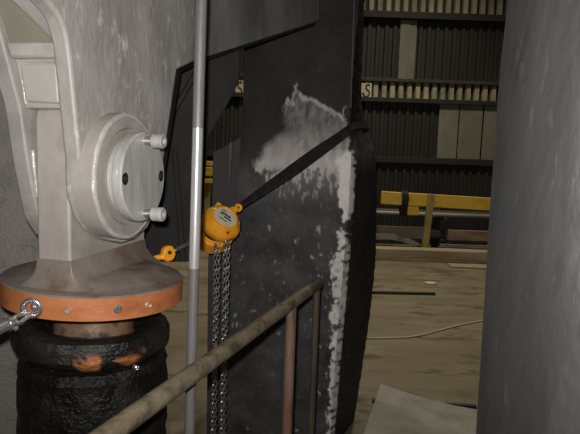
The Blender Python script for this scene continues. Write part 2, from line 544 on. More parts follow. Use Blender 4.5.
pts = catmull([on_floor(*p, z=.008) for p in ((362, 338), (385, 338), (410, 337), (430, 333), (452, 327), (475, 322), (495, 319))], 6)
for p in pts:
    p.z = .008
tag(link('welding_wire', tube(pts, .008, 8), M['sign']), 'pale curved wire lying across the hall floor', 'wire')

# yellow rack seen through the slot left of the chute
t = thing('yellow_barrier', V((at(209, 180, 8.6).x, 8.6, 0)), 'yellow barrier frame far behind the grey pole, seen through the slot', 'barrier')
a = at(208.5, 161, 8.6)
bm = bmesh.new()
wbox(bm, a.x - .05, a.x + .03, 8.57, 8.65, 0, a.z)
link('post', bm, M['oldyellow'], t, bevel=.006)
for (x0, x1, y0, y1) in ((180, 214, 178, 183.5), (202, 213, 161, 166), (204, 212, 167, 176)):
    p, q = at(x0, y0, 8.5), at(x1, y1, 8.5)
    bm = bmesh.new()
    wbox(bm, p.x, q.x, 8.5, 8.57, q.z, p.z)
    link('rail', bm, M['yellow'], t, bevel=.006)

# ------------------------------------------------------------------ fork bracket and cylinder: shared frame (s along the cheek, q across the fork)
A = V((-.5, 1.3, 0))
T = V((.235, .972, 0)).normalized()
NN = V((.972, -.235, 0)).normalized()
def Pq(s, q, z):
    return A + T * s - NN * q + V((0, 0, z))
def onq(x, y, q):
    return on_plane(x, y, A - NN * q, NN)
def q_at(x, y, s_):                    # q of the point seen at (x, y) on the cross plane s = s_
    p = on_plane(x, y, A + T * s_, T)
    return -(p - A).dot(NN)
def sz(p):
    return (p - A).dot(T), p.z

fork = thing('fork_bracket', onq(120, 30, .1), 'large grey painted steel fork bracket with round pinned boss above the orange flange', 'bracket')
edge = [V((x, y, 0)) for x, y in ((30, -16), (46, 0), (59, 16), (66, 34), (70, 60), (73, 90), (77, 130), (80, 160))]
edge = [(p.x, p.y) for p in catmull(edge, 4)]
rnd = [(80, 180), (82, 200), (88, 218), (98, 232), (110, 240), (123, 243), (136, 239), (148, 228), (156, 210), (160, 188)]
outline = edge + rnd + [(164, 160), (177, 70), (200, 59), (207, 56), (207, -60), (30, -60)]
poly = [onq(x, y, 0) for x, y in outline]
sf = sz(onq(73, 90, 0))[0]
QC = q_at(56.5, 90, sf)                # cheek thickness
LS0 = sz(onq(70, 240, QC + .006))[0]
LQ = q_at(37, 240, LS0)                # far face of the lug
LS1 = sz(onq(145, 245, QC + .006))[0]
QF = LQ + .006                         # inner face of the far cheek
QF2 = QF + .045
print('FORK', QC, LS0, LQ, LS1)
link('fork_cheek', slab(poly, -NN * QC), M['paint'], fork, bevel=.008, seg=3, label='broad cheek plate carrying the round boss')
# the cheek is cranked behind the pole and runs on towards the chute
C0 = onq(203, 40, 0)
T2 = V((.53, .85, 0)).normalized()
N2 = V((.85, -.53, 0)).normalized()
def onb(x, y):
    return on_plane(x, y, C0, N2)
link('boom_plate', slab([onb(x, y) for x, y in ((203, 58), (315, 22.5), (320, 20.8), (320, -60), (203, -60))], -N2 * .05), M['boom'], fork, bevel=.006)
# far cheek, seen by its front edge
edge2 = [V((x, y, 0)) for x, y in ((-16, -24), (-6, 10), (2, 40), (9, 66), (14, 86), (20, 108), (25, 142), (29, 168), (34, 194), (39, 218))]
edge2 = [(p.x, p.y) for p in catmull(edge2, 4)]
outline2 = edge2 + [(50, 236), (70, 240), (95, 215), (105, 150), (110, -40), (-16, -40)]
poly2 = [onq(x, y, QF) for x, y in outline2]
link('fork_cheek', slab(poly2, -NN * (QF2 - QF)), M['plain'], fork, bevel=.006, seg=3)
# worn bright weld bead on the inner edge of each cheek
def wob(r, k):
    return lambda f: r * (1 + .35 * noise.noise(V((f * 23, k * 9, 0))))
def bead_px(px, q, r, back=.0):
    pts = catmull([onq(x, y, q) + T * back for x, y in px], 6)
    return link('weld_bead', tube(pts, r, 10, rfun=wob(r, q)), M['weld'], fork)
bead_px(((33, 150), (34, 165), (36, 182), (38, 196)), QF - .002, .0045)
# web between the cheeks: sloping panel, cross rib and pad, each spanning from cheek to cheek
def span(name, ya, yb, back, deep, m, xl=None, xr=None, bevel=.005, label=None, ql=None, qr=None):
    """block whose front face joins the two front edges between rows ya and yb"""
    ql = QF if ql is None else ql
    qr = QC if qr is None else qr
    fr_ = [onq(xl[0], ya, ql), onq(xr[0], ya, qr), onq(xr[1], yb, qr), onq(xl[1], yb, ql)]
    fr_ = [p + T * back for p in fr_]
    bm = bmesh.new()
    add_slab(bm, fr_, T * deep)
    return link(name, bm, m, fork, bevel=bevel, seg=3, label=label)
span('web_plate', -40, 44, .028, .03, M['webpaint'], (-26, 2), (10, 58), bevel=.002)
rp0, rp1 = onq(33, 0, QC), onq(55, 38, QC)
rn = NN.cross(rp1 - rp0).normalized()
if rn.dot(T) < 0:
    rn = -rn
link('edge_rib', slab([on_plane(x, y, rp0 + rn * .003, rn) for x, y in ((-10, -24), (20, -20), (34, 0), (45, 12), (54, 31), (57, 42), (53, 42), (32, 20), (11, 0))], rn * .02), M['plain'], fork, bevel=.004, seg=3)
span('cross_rib', 41, 58, .004, .07, M['plain'], (2, 8), (54, 57), bevel=.008)
span('pad_plate', 56, 108, .020, .05, M['plain'], (8, 19), (57, 61), bevel=.004)
def lerpq(f):
    return QF + (QC - QF) * f
e1_, e2_ = onq(12, 62, QF), onq(58, 62, QC)
e3_, e4_ = onq(18, 101, QF), onq(60, 103, QC)
def pad(u, v):
    return (e1_ * (1 - u) + e2_ * u) * (1 - v) + (e3_ * (1 - u) + e4_ * u) * v
cor = []
for u0, v0, a0 in ((.83, .08, -90), (.83, .94, 0), (.17, .94, 90), (.17, .08, 180)):
    for k in range(4):
        an = R(a0 + 30 * k)
        cor.append((u0 + .08 * math.cos(an), v0 + .07 * math.sin(an)))
link('pad_plate', slab([pad(u, v) + T * .010 for u, v in cor], T * .02), M['pad'], fork, bevel=.005, seg=3, label='paler raised centre pad')
for u in (.055, .945):
    link('weld_bead', tube(catmull([pad(u, v) + T * .019 for v in (.02, .3, .6, 1.05)], 8), .0045, 10, rfun=wob(.0045, u)), M['weld'], fork)
link('weld_bead', tube(catmull([pad(u, -.06) + T * .014 for u in (0.02, .3, .6, .98)], 8), .0045, 10, rfun=wob(.0045, 3)), M['plain'], fork)
# boss ring, retaining disc and its bolts
bc = onq(116, 176, 0)
RB = .163
bm = lathe([(0, -.02), (RB, -.02), (RB, .034), (RB - .006, .040), (RB - .036, .040), (RB - .042, .034), (0, .034)], bc, NN, 96)
link('pin_boss', bm, M['rustpaint'], fork, label='wide stepped boss ring')
link('weld_bead', lathe([(RB - .003, .032), (RB + .0005, .034), (RB - .002, .0395), (RB - .008, .0412), (RB - .012, .039), (RB - .003, .032)], bc, NN, 120, jit=.0035), M['weld'], fork, label='bright worn edge of the boss')
RD = .115
dm = bmesh.new()
add_lathe(dm, [(0, .03), (RD - .018, .03), (RD - .018, .055), (RD - .003, .055), (RD, .058), (RD, .078), (RD - .004, .082), (0, .082)], bc, NN, 96)
disc = link('retaining_disc', dm, M['disc'], fork)
HR = .094
hv = NN.cross(V((0, 0, 1))).normalized()
if hv.dot(T) < 0:
    hv = -hv
hole_c = [bc + hv * (-HR), bc + hv * HR]
cut = bmesh.new()
for c in hole_c:
    add_lathe(cut, [(0, .0595), (.0155, .0595), (.0155, .10), (0, .10)], c, NN, 28)
bmesh.ops.recalc_face_normals(cut, faces=cut.faces)
cm = bpy.data.meshes.new('cutter')
cut.to_mesh(cm)
cut.free()
co = bpy.data.objects.new('cutter', cm)
COL.objects.link(co)
bo = disc.modifiers.new('holes', 'BOOLEAN')
bo.object = co
bo.solver = 'EXACT'
bpy.context.view_layer.update()
dg = bpy.context.evaluated_depsgraph_get()
nm = bpy.data.meshes.new_from_object(disc.evaluated_get(dg))
disc.modifiers.clear()
disc.data = nm
nm.name = 'retaining_disc'
bpy.data.objects.remove(co)
def hexpts(c, ax, r, n=6):
    a = ax.cross(V((0, 0, 1))).normalized()
    b = ax.cross(a)
    return [c + (a * math.cos(2 * math.pi * k / n) + b * math.sin(2 * math.pi * k / n)) * r for k in range(n)]
for c in hole_c:
    link('recess_shade', lathe([(.0154, .0815), (.0154, .0600), (.0098, .0600), (.0098, .0610), (.0146, .0610), (.0146, .0815), (.0154, .0815)], c, NN, 28), M['rubber'], fork)  # black sleeve paints the shade inside the bolt hole
    link('sunk_bolt', lathe([(0, .0598), (.0095, .0598), (.0095, .067), (.006, .070), (0, .070)], c, NN, 20), M['bright'], fork)
for sg in (-1, 1):
    c = bc + V((0, 0, sg * HR)) + hv * .004
    link('bolt_shank', lathe([(0, .08), (.0115, .08), (.0115, .108), (0, .108)], c, NN, 20), M['bright'], disc)
    bm = lathe([(0, .104), (.017, .104), (.0185, .106), (.0185, .132), (.016, .1345), (.0095, .1345), (.0095, .124), (0, .124)], c, NN, 28)
    link('bolt_head', bm, M['disc'], disc)

# dark side plate of the machine, reaching back beside the cylinder
SP0 = V((0, 2.28, 0))
SN = V((.22, -1, 0)).normalized()
def ons(x, y, d=0):
    return on_plane(x, y, SP0 + SN * d, SN)
outl = [(150, 40), (240.5, 40), (240, 78), (233, 95), (221, 116), (209, 136), (206, 170), (202, 210), (196, 262), (140, 262)]
link('side_plate', slab([ons(*p) for p in outl], -SN * .04), M['darkpanel'], fork, bevel=.004, label='dark sooty plate behind the grey pole')
bm = bmesh.new()
add_slab(bm, [ons(*p) for p in ((172, 150), (177, 150), (186, 261), (180, 261))], SN * .018)
link('stiffener', bm, M['darkpanel'], fork, bevel=.004)
bm = bmesh.new()
add_slab(bm, [onq(x, y, .004) for x, y in ((178, 69.5), (203, 58), (203, 62), (181, 72), (166, 165), (163, 185), (160, 185))], -NN * .04)
add_slab(bm, [onb(x, y) - N2 * .004 for x, y in ((203, 58), (315, 22.5), (315, 25), (203, 62))], -N2 * .04)
link('edge_shadow', bm, M['rubber'], fork, label='black strip painting the shadow line under the slanted lower edge')  # black strip draws the shadow line below the plate edge
cp = catmull([ons(x, y, .012) for x, y in ((200, 62), (194, 76), (186, 90), (179, 102), (173, 114), (168, 126), (161, 136))], 6)
tag(link('power_cable', tube(cp, .011, 10), M['rubber']), 'thin black cable curving down the dark plate beside the grey pole', 'cable')

# grey speckled panel behind the cylinder, at the left edge of the view
PN = V((.30, -1, 0)).normalized()
P0 = V((-.9, 1.98, 0))
def onp(x, y):
    return on_plane(x, y, P0, PN)
a, b = onp(-60, 100), onp(58, 100)
bm = bmesh.new()
pp = [V((a.x, a.y, 0)), V((b.x, b.y, 0)), V((b.x, b.y, 2.0)), V((a.x, a.y, 2.0))]
add_slab(bm, pp, -PN * .04)
tag(link('machine_panel', bm, M['panel'], bevel=.004), 'upright grey speckled steel panel behind the fork bracket and cylinder', 'panel')

# hydraulic cylinder: lug, flange, neck, collar, barrel
cx, cy = -.546, 1.545
def zc(y, Y, x=95):
    return at(x, y, Y).z
RF = .243
zf = zc(297.5, cy - RF)          # top of the rim, front
zfb = zc(323.5, cy - RF)       # bottom of the rim, front
cyl = thing('hydraulic_cylinder', V((cx, cy, 0)), 'greasy black hydraulic cylinder with orange flange and grey lug pinned into the fork', 'cylinder')
z0 = zf
Z = V((0, 0, 1))
bm = bmesh.new()
zl0 = z0 - .01
s0, s1 = LS0, LS1
zpin = bc.z
zl1 = zpin + .17
lugs = [(s0, zl0), (s1, zl0), (s1, zl1 - .09), (s1 - .03, zl1 - .03), (s1 - .09, zl1), (s0 + .03, zl1), (s0 + .008, zl1 - .008), (s0, zl1 - .03)]
add_slab(bm, [Pq(s_, QC + .006, z) for s_, z in lugs], -NN * (LQ - QC - .006))
link('rod_lug', bm, M['rustpaint'], cyl, bevel=.007, seg=3)
bm = bmesh.new()
qm0, qm1 = QC + .006, LQ
lev = []
for grow, z_ in ((.060, zf + .006), (.044, zf + .012), (.028, zf + .021), (.014, zf + .034), (.005, zf + .050), (.0005, zf + .075)):
    ring_ = []
    for s_, q_, ds, dq, a0 in ((s1, qm0, 1, -1, 90), (s1, qm1, 1, 1, 0), (s0, qm1, -1, 1, 270), (s0, qm0, -1, -1, 180)):
        for k in range(5):
            an = R(a0 - 22.5 * k)
            ring_.append(bm.verts.new(Pq(s_ + grow * .5 * math.cos(an), q_ - grow * math.sin(an), z_)))
    lev.append(ring_)
for a_, b_ in zip(lev, lev[1:]):
    for k in range(20):
        bm.faces.new((a_[k], a_[(k + 1) % 20], b_[(k + 1) % 20], b_[k]))
bm.faces.new(lev[0][::-1])
bm.faces.new(lev[-1])
link('lug_fillet', bm, M['flangetop'], cyl, angle=70)
bm = bmesh.new()
add_lathe(bm, [(0, zfb + .002), (RF - .006, zfb), (RF, zfb + .004), (RF, zf - .004)], V((cx, cy, 0)), Z, 128)
link('flange_rim', bm, M['orange'], cyl, label='orange primed flange rim')
bm = bmesh.new()
add_lathe(bm, [(RF, zf - .004), (RF - .004, zf), (RF - .03, zf + .004), (.20, zf + .01), (.17, zf + .024), (0, zf + .028)], V((cx, cy, 0)), Z, 128)
link('flange_top', bm, M['flangetop'], cyl, label='grey painted flange top')
for px in (67, 116.5, 147, 35):
    d = ray(px, 308)
    d2 = V((d.x, d.y, 0)).normalized()
    bq = V((cx, cy, 0)).dot(d2)
    perp = V((cx, cy, 0)) - d2 * bq
    hit = d2 * (bq - math.sqrt(max(1e-6, RF ** 2 - perp.length ** 2)))
    nr = (hit - V((cx, cy, 0))).normalized()
    hit.z = (zf + zfb) / 2
    if px == 35:
        ebp, ebn = hit, nr
        continue
    link('screw', lathe([(0, -.004), (.010, -.004), (.010, .003), (.0075, .005), (.004, .002), (0, .002)], hit, nr, 20), M['shiny'] if px == 116.5 else M['flangebolt'], cyl)
zn = zfb
zcol = zc(348, cy - .20)
RC = .212
zcb = zc(379, cy - RC)
link('rod', lathe([(0, zn + .003), (.108, zn + .003), (.108, zcol - .02), (.113, zcol - .035), (0, zcol - .036)], V((cx, cy, 0)), Z, 96), M['neck'], cyl, label='rusty greasy rod')
ht = zcol - .0
link('gland_collar', lathe([(0, ht - .03), (.112, ht - .028), (.120, ht - .012), (.150, ht + .008), (.185, ht + .014), (RC - .008, ht + .006), (RC, ht - .012), (RC, ht - .026), (RC, ht - .04), (RC, zcb + .040), (RC, zcb + .034), (RC - .002, zcb + .030), (RC - .012, zcb + .016), (RC - .028, zcb + .004), (RC - .034, zcb), (0, zcb)], V((cx, cy, 0)), Z, 128, jit=.006), M['greaseorange'], cyl, label='grease-caked collar with orange showing through')
cw = [o_ for o_ in cyl.children if o_.name.startswith('gland_collar')][0]
at_ = cw.data.attributes.new('wear', 'FLOAT', 'POINT')
for i_, v_ in enumerate(cw.data.vertices):
    px_, py_ = proj(v_.co)
    n_ = noise.fractal(V((px_ / 13, py_ / 5, 3)), .9, 2, 4)
    w_ = 0
    if v_.co.y < cy and v_.co.z < ht - .02:
        b1 = 1 - abs(px_ - 90) / 24
        b2 = 1 - abs(px_ - 130) / 20
        w_ = max(b1, b2) * 1.3 + n_ * 1.2 - .25 - abs(v_.co.z - (zcb + .035)) * 34
    at_.data[i_].value = max(0, min(1, w_ * 2.5))
RBL = .203
link('barrel', lathe([(0, zcb + .006), (.165, zcb + .006), (.172, zcb - .004), (RBL - .012, zcb - .008), (RBL, zcb - .03), (RBL - .004, zcb - .05), (RBL, zcb - .07)] + [(RBL, zcb - .07 - .02 * k_) for k_ in range(1, 36)] + [(RBL, .06), (RBL + .03, .05), (RBL + .03, 0), (0, 0)], V((cx, cy, 0)), Z, 160, jit=.008, seed=3), M['grease'], cyl, label='grease-caked black barrel')
for px, yy in ((138, 365),):
    d = ray(px, yy)
    d2 = V((d.x, d.y, 0)).normalized()
    bq = V((cx, cy, 0)).dot(d2)
    perp = V((cx, cy, 0)) - d2 * bq
    hit = d2 * (bq - math.sqrt(max(1e-6, RC ** 2 - perp.length ** 2)))
    nr = (hit - V((cx, cy, 0))).normalized()
    hit.z = EYE.z + ray(px, yy).z / math.hypot(d.x, d.y) * math.hypot(hit.x, hit.y)
    if yy < 400:
        link('screw', lathe([(0, -.006), (.007, -.006), (.007, .004), (.005, .006), (.003, .003), (0, .003)], hit, nr, 16), M['shiny'], cyl)

# the flange sits a little out of level on the rod
piv = V((cx, cy, zf))
tl = Matrix.Translation(piv + V((.004, 0, 0))) @ Matrix.Rotation(R(2.4), 4, 'Y') @ Matrix.Translation(-piv)
for o_ in cyl.children:
    if o_.name.split('.')[0] in ('flange_rim', 'flange_top', 'screw', 'gland_collar'):
        o_.data.transform(tl)
ebp = tl @ ebp
# shiny eye bolt on the rim and the shackle hooked in it
eb = thing('eye_shackle', ebp, 'shiny zinc shackle and ring hooked on the flange rim at the left edge', 'shackle')
ec = ebp + ebn * .022 + V((0.004, 0, .002))
sx = V((ebn.y, -ebn.x, 0)).normalized()
if sx.x < 0:
    sx = -sx
tilt = (sx * .9 - ebn * .35).normalized()
ring = [ec + tilt * (.020 * math.cos(k)) + V((0, 0, 1)) * (.020 * math.sin(k)) for k in [2 * math.pi * i / 28 for i in range(28)]]
link('ring', tube(ring, .0058, 12, closed=True), M['shiny'], eb)
link('eye_stem', tube([ebp - ebn * .012, ebp + ebn * .008], .010, 14), M['shiny'], eb)
e1 = ec - V((0, 0, .012))
e2 = at(-14, 336, 1.17)
dd = (e2 - e1).normalized()
sd = dd.cross(ebn).normalized()
for sgn in (-1, 1):
    pts = catmull([e1 - dd * .006 + ebn * .010 + sd * .002 * sgn, e1 + dd * .02 + ebn * .012 + sd * .008 * sgn, e1 + dd * .05 + ebn * .010 + sd * .009 * sgn], 6)
    link('shackle_leg', tube(pts, .0055, 12), M['shiny'], eb)
link('socket', tube(catmull([e1 + dd * .042 + ebn * .01, e1 + dd * .06 + ebn * .01, e1 + dd * .075 + ebn * .01, e2 + ebn * .01], 6), .015, 20, rfun=lambda f: .0125 + .004 * math.sin(min(1, f * 2.2) * 3.0)), M['shiny'], eb)
link('shackle_pin', tube([e1 + dd * .052 + ebn * .01 - sd * .022, e1 + dd * .052 + ebn * .01 + sd * .022], .0055, 12), M['shiny'], eb)

# ------------------------------------------------------------------ pole and handrail
pa, pb = at(201.5, 0, 1.42), at(189.5, 434, 1.42)
dz = (pa - pb) / (pa.z - pb.z)
top_p, bot_p = pa + dz * (2.7 - pa.z), pb + dz * (0 - pb.z)
pole = thing('steel_pole', bot_p, 'tall thin grey steel pole standing behind the handrail', 'pole')
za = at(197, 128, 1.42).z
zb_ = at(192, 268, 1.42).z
def pz(z):
    return bot_p + dz * z
link('tube', tube([pz(za), pz(zb_)], .0137, 24), M['pole'], pole, label='bright polished middle length')
link('tube', tube([pz(2.7), pz(za)], .0139, 24), M['poleold'], pole, label='dull painted upper length')
link('tube', tube([pz(zb_), pz(0)], .0139, 24), M['poleold'], pole, label='dull painted lower length')
link('foot_plate', lathe([(0, 0), (.05, 0), (.05, .008), (0, .008)], pz(0), Z, 24), M['poleold'], pole)

hr0, hr1 = at(108, 428, 1.0), at(313, 287, 2.42)
zr = (hr0.z + hr1.z) / 2
def at_z(x, y, z):
    return on_floor(x, y, z)
hr0, hr1 = at_z(116, 429, zr), at_z(317, 284.5, zr)
hd = (hr1 - hr0).normalized()
near = hr0 - hd * .55
rail = thing('handrail', V((hr1.x, hr1.y, 0)), 'weathered round steel handrail running from lower left to the chute', 'handrail')
bend = catmull([hr1 - hd * .06, hr1 - hd * .02 - V((0, 0, .003)), hr1 + hd * .012 - V((0, 0, .018)), hr1 + hd * .018 - V((0, 0, .05))], 5)
link('top_rail', tube([near, hr0] + [hr0 + (hr1 - hr0) * f for f in (.3, .6, .85)] + [hr0 + (hr1 - hr0) * .90], .0235, 28), M['rail'], rail)
link('shaded_rail_end', tube([hr0 + (hr1 - hr0) * .90, hr1], .0235, 28), M['darkpost'], rail, label='rail end with its shadow in a darker colour')  # shadow on the tip painted as a darker length of rail
print('RAIL', zr, hr0, hr1)
# posts
best = None
for i in range(200):
    p = hr0 + (hr1 - hr0) * (i / 199)
    if best is None or abs(proj(p)[0] - 291.5) < best[0]:
        best = (abs(proj(p)[0] - 291.5), p)
pp = best[1]
link('post', tube([V((pp.x, pp.y, zr - .015)), V((pp.x, pp.y, 0))], .0195, 20), M['rustpost'], rail, label='rusty brown post')
link('post', tube([V((hr1.x, hr1.y, zr - .01)), V((hr1.x, hr1.y, 0))], .0150, 16), M['darkpost'], rail, label='end post with shade in its dark colour')  # shadowed post, its shade put into the darker rust
np_ = near + hd * .03
link('post', tube([V((np_.x, np_.y, zr - .015)), V((np_.x, np_.y, 0))], .0195, 20), M['rustpost'], rail)

# ------------------------------------------------------------------ steel chute
rows = [(-60, 246, 362, 367), (0, 245, 359, 364), (60, 244, 354, 361.5), (100, 243, 350, 362), (120, 242, 350, 365), (135, 241, 351, 371),
        (150, 240, 351.5, 375), (200, 237, 349, 377), (280, 231, 342, 374.5), (350, 227, 336, 367), (434, 223, 330, 355), (520, 219, 324, 343)]
def rowat(y):
    for a, b in zip(rows, rows[1:]):
        if y <= b[0]:
            f = (y - a[0]) / (b[0] - a[0])
            f2 = f
            return [a[i] + (b[i] - a[i]) * f2 for i in range(1, 4)]
    return rows[-1][1:]
def inpoly(x, y, P_):
    c = False
    j = len(P_) - 1
    for i in range(len(P_)):
        xi, yi = P_[i]
        xj, yj = P_[j]
        if (yi > y) != (yj > y) and x < (xj - xi) * (y - yi) / (yj - yi) + xi:
            c = not c
        j = i
    return c
pA = [(286, 128), (285, 110), (287, 96), (291, 101), (296, 82), (299, 93), (318, 100), (342, 115), (344.5, 104), (346, 118), (349, 135), (351, 168), (262, 170), (258, 163), (266, 146), (276, 138)]
pB = [(335, 160), (352, 150), (354, 180), (353, 205), (349, 221), (345, 224), (340, 205), (338, 190), (341, 180)]
pC = [(339, 226), (345, 232), (348, 246), (350, 262), (347, 285), (345, 300), (346, 318), (342, 345), (343, 380), (341, 405), (337, 440), (326, 440), (330, 405), (331, 370), (329, 345), (336, 330), (328, 318), (334, 300), (330, 275), (333, 258), (338, 245)]
def fr(x, y, s, k):
    return noise.fractal(V((x / s, y / s, k)), .9, 2.1, 4)
def wear(x, y):
    k = 3.0 if (x < 292 and 104 < y < 168) else .45
    if not (215 < x < 380 and 76 < y < 470):
        return 0.0
    return sum(wear1(x + k * a, y + k * b) for a, b in ((0, 0), (1, .3), (-1, -.3), (.3, -1), (-.3, 1))) / 5
def wear1(x, y):
    jx, jy = x + 3.0 * fr(x, y, 9, 1) + 1.2 * fr(x, y, 2.5, 2), y + 3.0 * fr(x, y, 9, 4) + 1.2 * fr(x, y, 2.5, 5)
    w = 0.0
    if inpoly(jx, jy, pA):
        f = max(0, min(1, (y - 100) / 60))
        w = .13 + .44 * f * f + .16 * fr(x * 2, y * .7, 12, 7) + .08 * fr((x + y) * 2, (x - y) * .3, 5, 8)
        # bright scraped rim along the upper edge
        if not inpoly(jx - 1, jy - 6, pA) and y < 125:
            w += .32
        if y > 150:
            w += .12 * max(0, (x - 290) / 60)
    st = fr(x * 1.0, y * .22, 3.2, 9) + .5 * fr(x, y, 7, 10)
    if 255 < x < 345 and 160 < y < 222:
        lim = -.35 + (y - 165) / 38 + max(0, (285 - x) / 60) * .7
        if st > lim:
            w = max(w, .62 - max(0, (y - 170) / 90))
        w = max(w, .22 * max(0, 1 - (y - 165) / 55) * min(1, (x - 250) / 30))
    # smoky lighter bloom over the lower face and on the bulge of the side
    if y > 150 and x < 352:
        w = max(w, (.035 + .045 * (fr(x, y, 26, 71) + .3) + .10 * max(0, fr(x, y, 3.0, 72) - .30)) * min(1, (y - 150) / 25))
    if x > 352 and 126 < y < 178:
        w = max(w, .16 * max(0, 1 - abs(y - 148) / 26) * (.7 + .6 * fr(x, y * .6, 5, 73)))
    if inpoly(jx, jy, pB):
        w = max(w, .95 + .2 * fr(x, y, 5, 11))
    if inpoly(jx + 2.0 * fr(x, y, 5, 21), jy, pC):
        h = fr(x, y, 6, 12)
        if h > -.28:
            w = max(w, .8 + .3 * fr(x, y, 4, 13))
    # scuffs low on the face, thickest beside the flaked corner
    k = fr(x, y, 7, 15) + .6 * fr(x, y, 2.6, 16)
    if y > 225 and x > 228:
        th = .80 - .36 * max(0, 1 - abs(x - 330) / 22) - .08 * (y < 345)
        if k > th:
            w = max(w, min(.55, (k - th) * 1.6))
    return max(0, min(1, w))
chute = thing('steel_chute', V((.1, 3.0, 0)), 'tall sooty dark steel chute with pale worn patch and flaked white corner', 'chute')
bm = bmesh.new()
NR, NF, NS = 330, 130, 26
YF, YB = 2.85, 3.22
grid = []
wl = bm.verts.layers.float.new('wear')
for i in range(NR + 1):
    y = -60 + 580 * i / NR
    xl, xc_, xr = rowat(y)
    line = []
    for j in range(NF + 1):
        f = j / NF
        x = xl + (xc_ - xl) * f
        p = at(x, y, YF + .05 * (1 - f))
        px, py = x, y
        rag = .006 * fr(x, y, 6, 31) * max(0, (f - .93) / .07)
        dent = .006 * fr(x, y, 40, 33)
        p += V((rag, dent, 0))
        p.z = max(p.z, 0)
        v = bm.verts.new(p)
        v[wl] = wear(px, py)
        line.append(v)
    for j in range(1, NS + 1):
        f = j / NS
        pc, pr = at(xc_, y, YF), at(xr, y, YB)
        pr.z = pc.z
        p = pc + (pr - pc) * f
        p += V((.012 * math.sin(math.pi * f) + .004 * fr(f * 60, y, 9, 35), 0, 0))
        p.z = max(p.z, 0)
        v = bm.verts.new(p)
        x2 = xc_ + (xr - xc_) * f
        v[wl] = min(1, wear(x2, y) * (1 if f < .12 or 126 < y < 178 else 0) + (max(0, fr(x2, y, 6, 41) - .5) * .2))
        line.append(v)
    pb1, pb2 = at(xr, y, YB), at(xl, y, YF)
    zz = line[0].co.z
    line.append(bm.verts.new(V((pb1.x, 3.55, zz))))
    line.append(bm.verts.new(V((pb2.x + .03, 3.55, zz))))
    grid.append(line)
for a, b in zip(grid, grid[1:]):
    n = len(a)
    for j in range(n):
        k = (j + 1) % n
        if (a[j].co - b[j].co).length < 1e-6 and (a[k].co - b[k].co).length < 1e-6:
            continue
        try:
            bm.faces.new((a[j], a[k], b[k], b[j]))
        except ValueError:
            pass
bm.faces.new(grid[0][::-1])
bmesh.ops.remove_doubles(bm, verts=bm.verts, dist=1e-6)
link('chute_body', bm, M['chute'], chute, angle=32)
# lower wing plate to the left of the body with a black strip drawn for the slit's dark recess
def onw(x, y, d=0):
    return at(x, y, 2.95 - d)
wing = [(213, 152), (224, 147), (236, 140), (250, 132), (250, 300), (205.5, 300), (208, 262), (211, 200)]
pw = [onw(*p) for p in wing]
lo = onw(250, 300), onw(205.5, 300)
pw = [onw(*p) for p in wing[:4]] + [V((lo[0].x, 2.95, 0)), V((onw(206, 470).x, 2.95, 0)), onw(208, 262), onw(212, 200)]
link('wing_plate', slab(pw, V((0, .02, 0))), M['wing'], chute, bevel=.003)
bm = bmesh.new()
add_slab(bm, [onw(*p) for p in ((229, 143), (233, 142), (230.5, 186), (228, 186))], V((0, -.012, 0)))
link('slit_shade', bm, M['rubber'], chute, bevel=.002, label='black strip for the dark slit in the wing plate')
# crease pieces in the chute face: slim vertical seam at the corner, top
bm = bmesh.new()
bar(bm, at(355.5, -40, 2.845), at(350.5, 108, 2.845), .006, .008, V((0, 1, 0)))
link('seam', bm, M['darkpost'], chute)

# ------------------------------------------------------------------ sling from the hoist round the chute corner
sp = [(237, 208, 2.52), (250, 199.5, 2.56), (268, 187, 2.62), (290, 172, 2.69), (315, 154, 2.76), (338, 138, 2.815), (350, 129.5, 2.836), (357, 127, 2.95), (364, 127, 3.10), (368, 128, 3.24)]
wd = [.026, .034, .044, .056, .058, .05, .048, .05, .052, .052]
bm = bmesh.new()
fpts = catmull([at(*p) for p in sp], 6)
fw = catmull([V((w, 0, 0)) for w in wd], 6)
prev = None
m_ = len(fpts)
rings = []
for i, p in enumerate(fpts):
    d = (fpts[min(i + 1, m_ - 1)] - fpts[max(i - 1, 0)]).normalized()
    f = i / (m_ - 1)
    if f < .68:
        nv = V((-.1, -1, .05))
    else:
        k = min(1, (f - .68) / .1)
        nv = V((-.1 + 1.0 * k, -1 + .5 * k, .05))
    s = d.cross(nv).normalized()
    nv = s.cross(d).normalized()
    if nv.y > 0:
        nv = -nv
    w = fw[i].x / 2
    th = .005
    nj = 8
    fr_ = []
    for j in range(nj + 1):
        u = -1 + 2 * j / nj
        fold = .006 * (1 - abs(u)) + .004 * (1 if u > 0.1 else 0)
        fr_.append(p + s * (w * u) + nv * fold)
    bk_ = [q - nv * (th + .003) for q in fr_]
    rings.append([bm.verts.new(q) for q in fr_ + bk_[::-1]])
for a, b in zip(rings, rings[1:]):
    n = len(a)
    for j in range(n):
        bm.faces.new((a[j], a[(j + 1) % n], b[(j + 1) % n], b[j]))
bm.faces.new(rings[0])
bm.faces.new(rings[-1][::-1])
tag(link('lifting_sling', bm, M['sling'], angle=25), 'black webbing sling running diagonally from the orange hoist round the chute corner', 'sling')

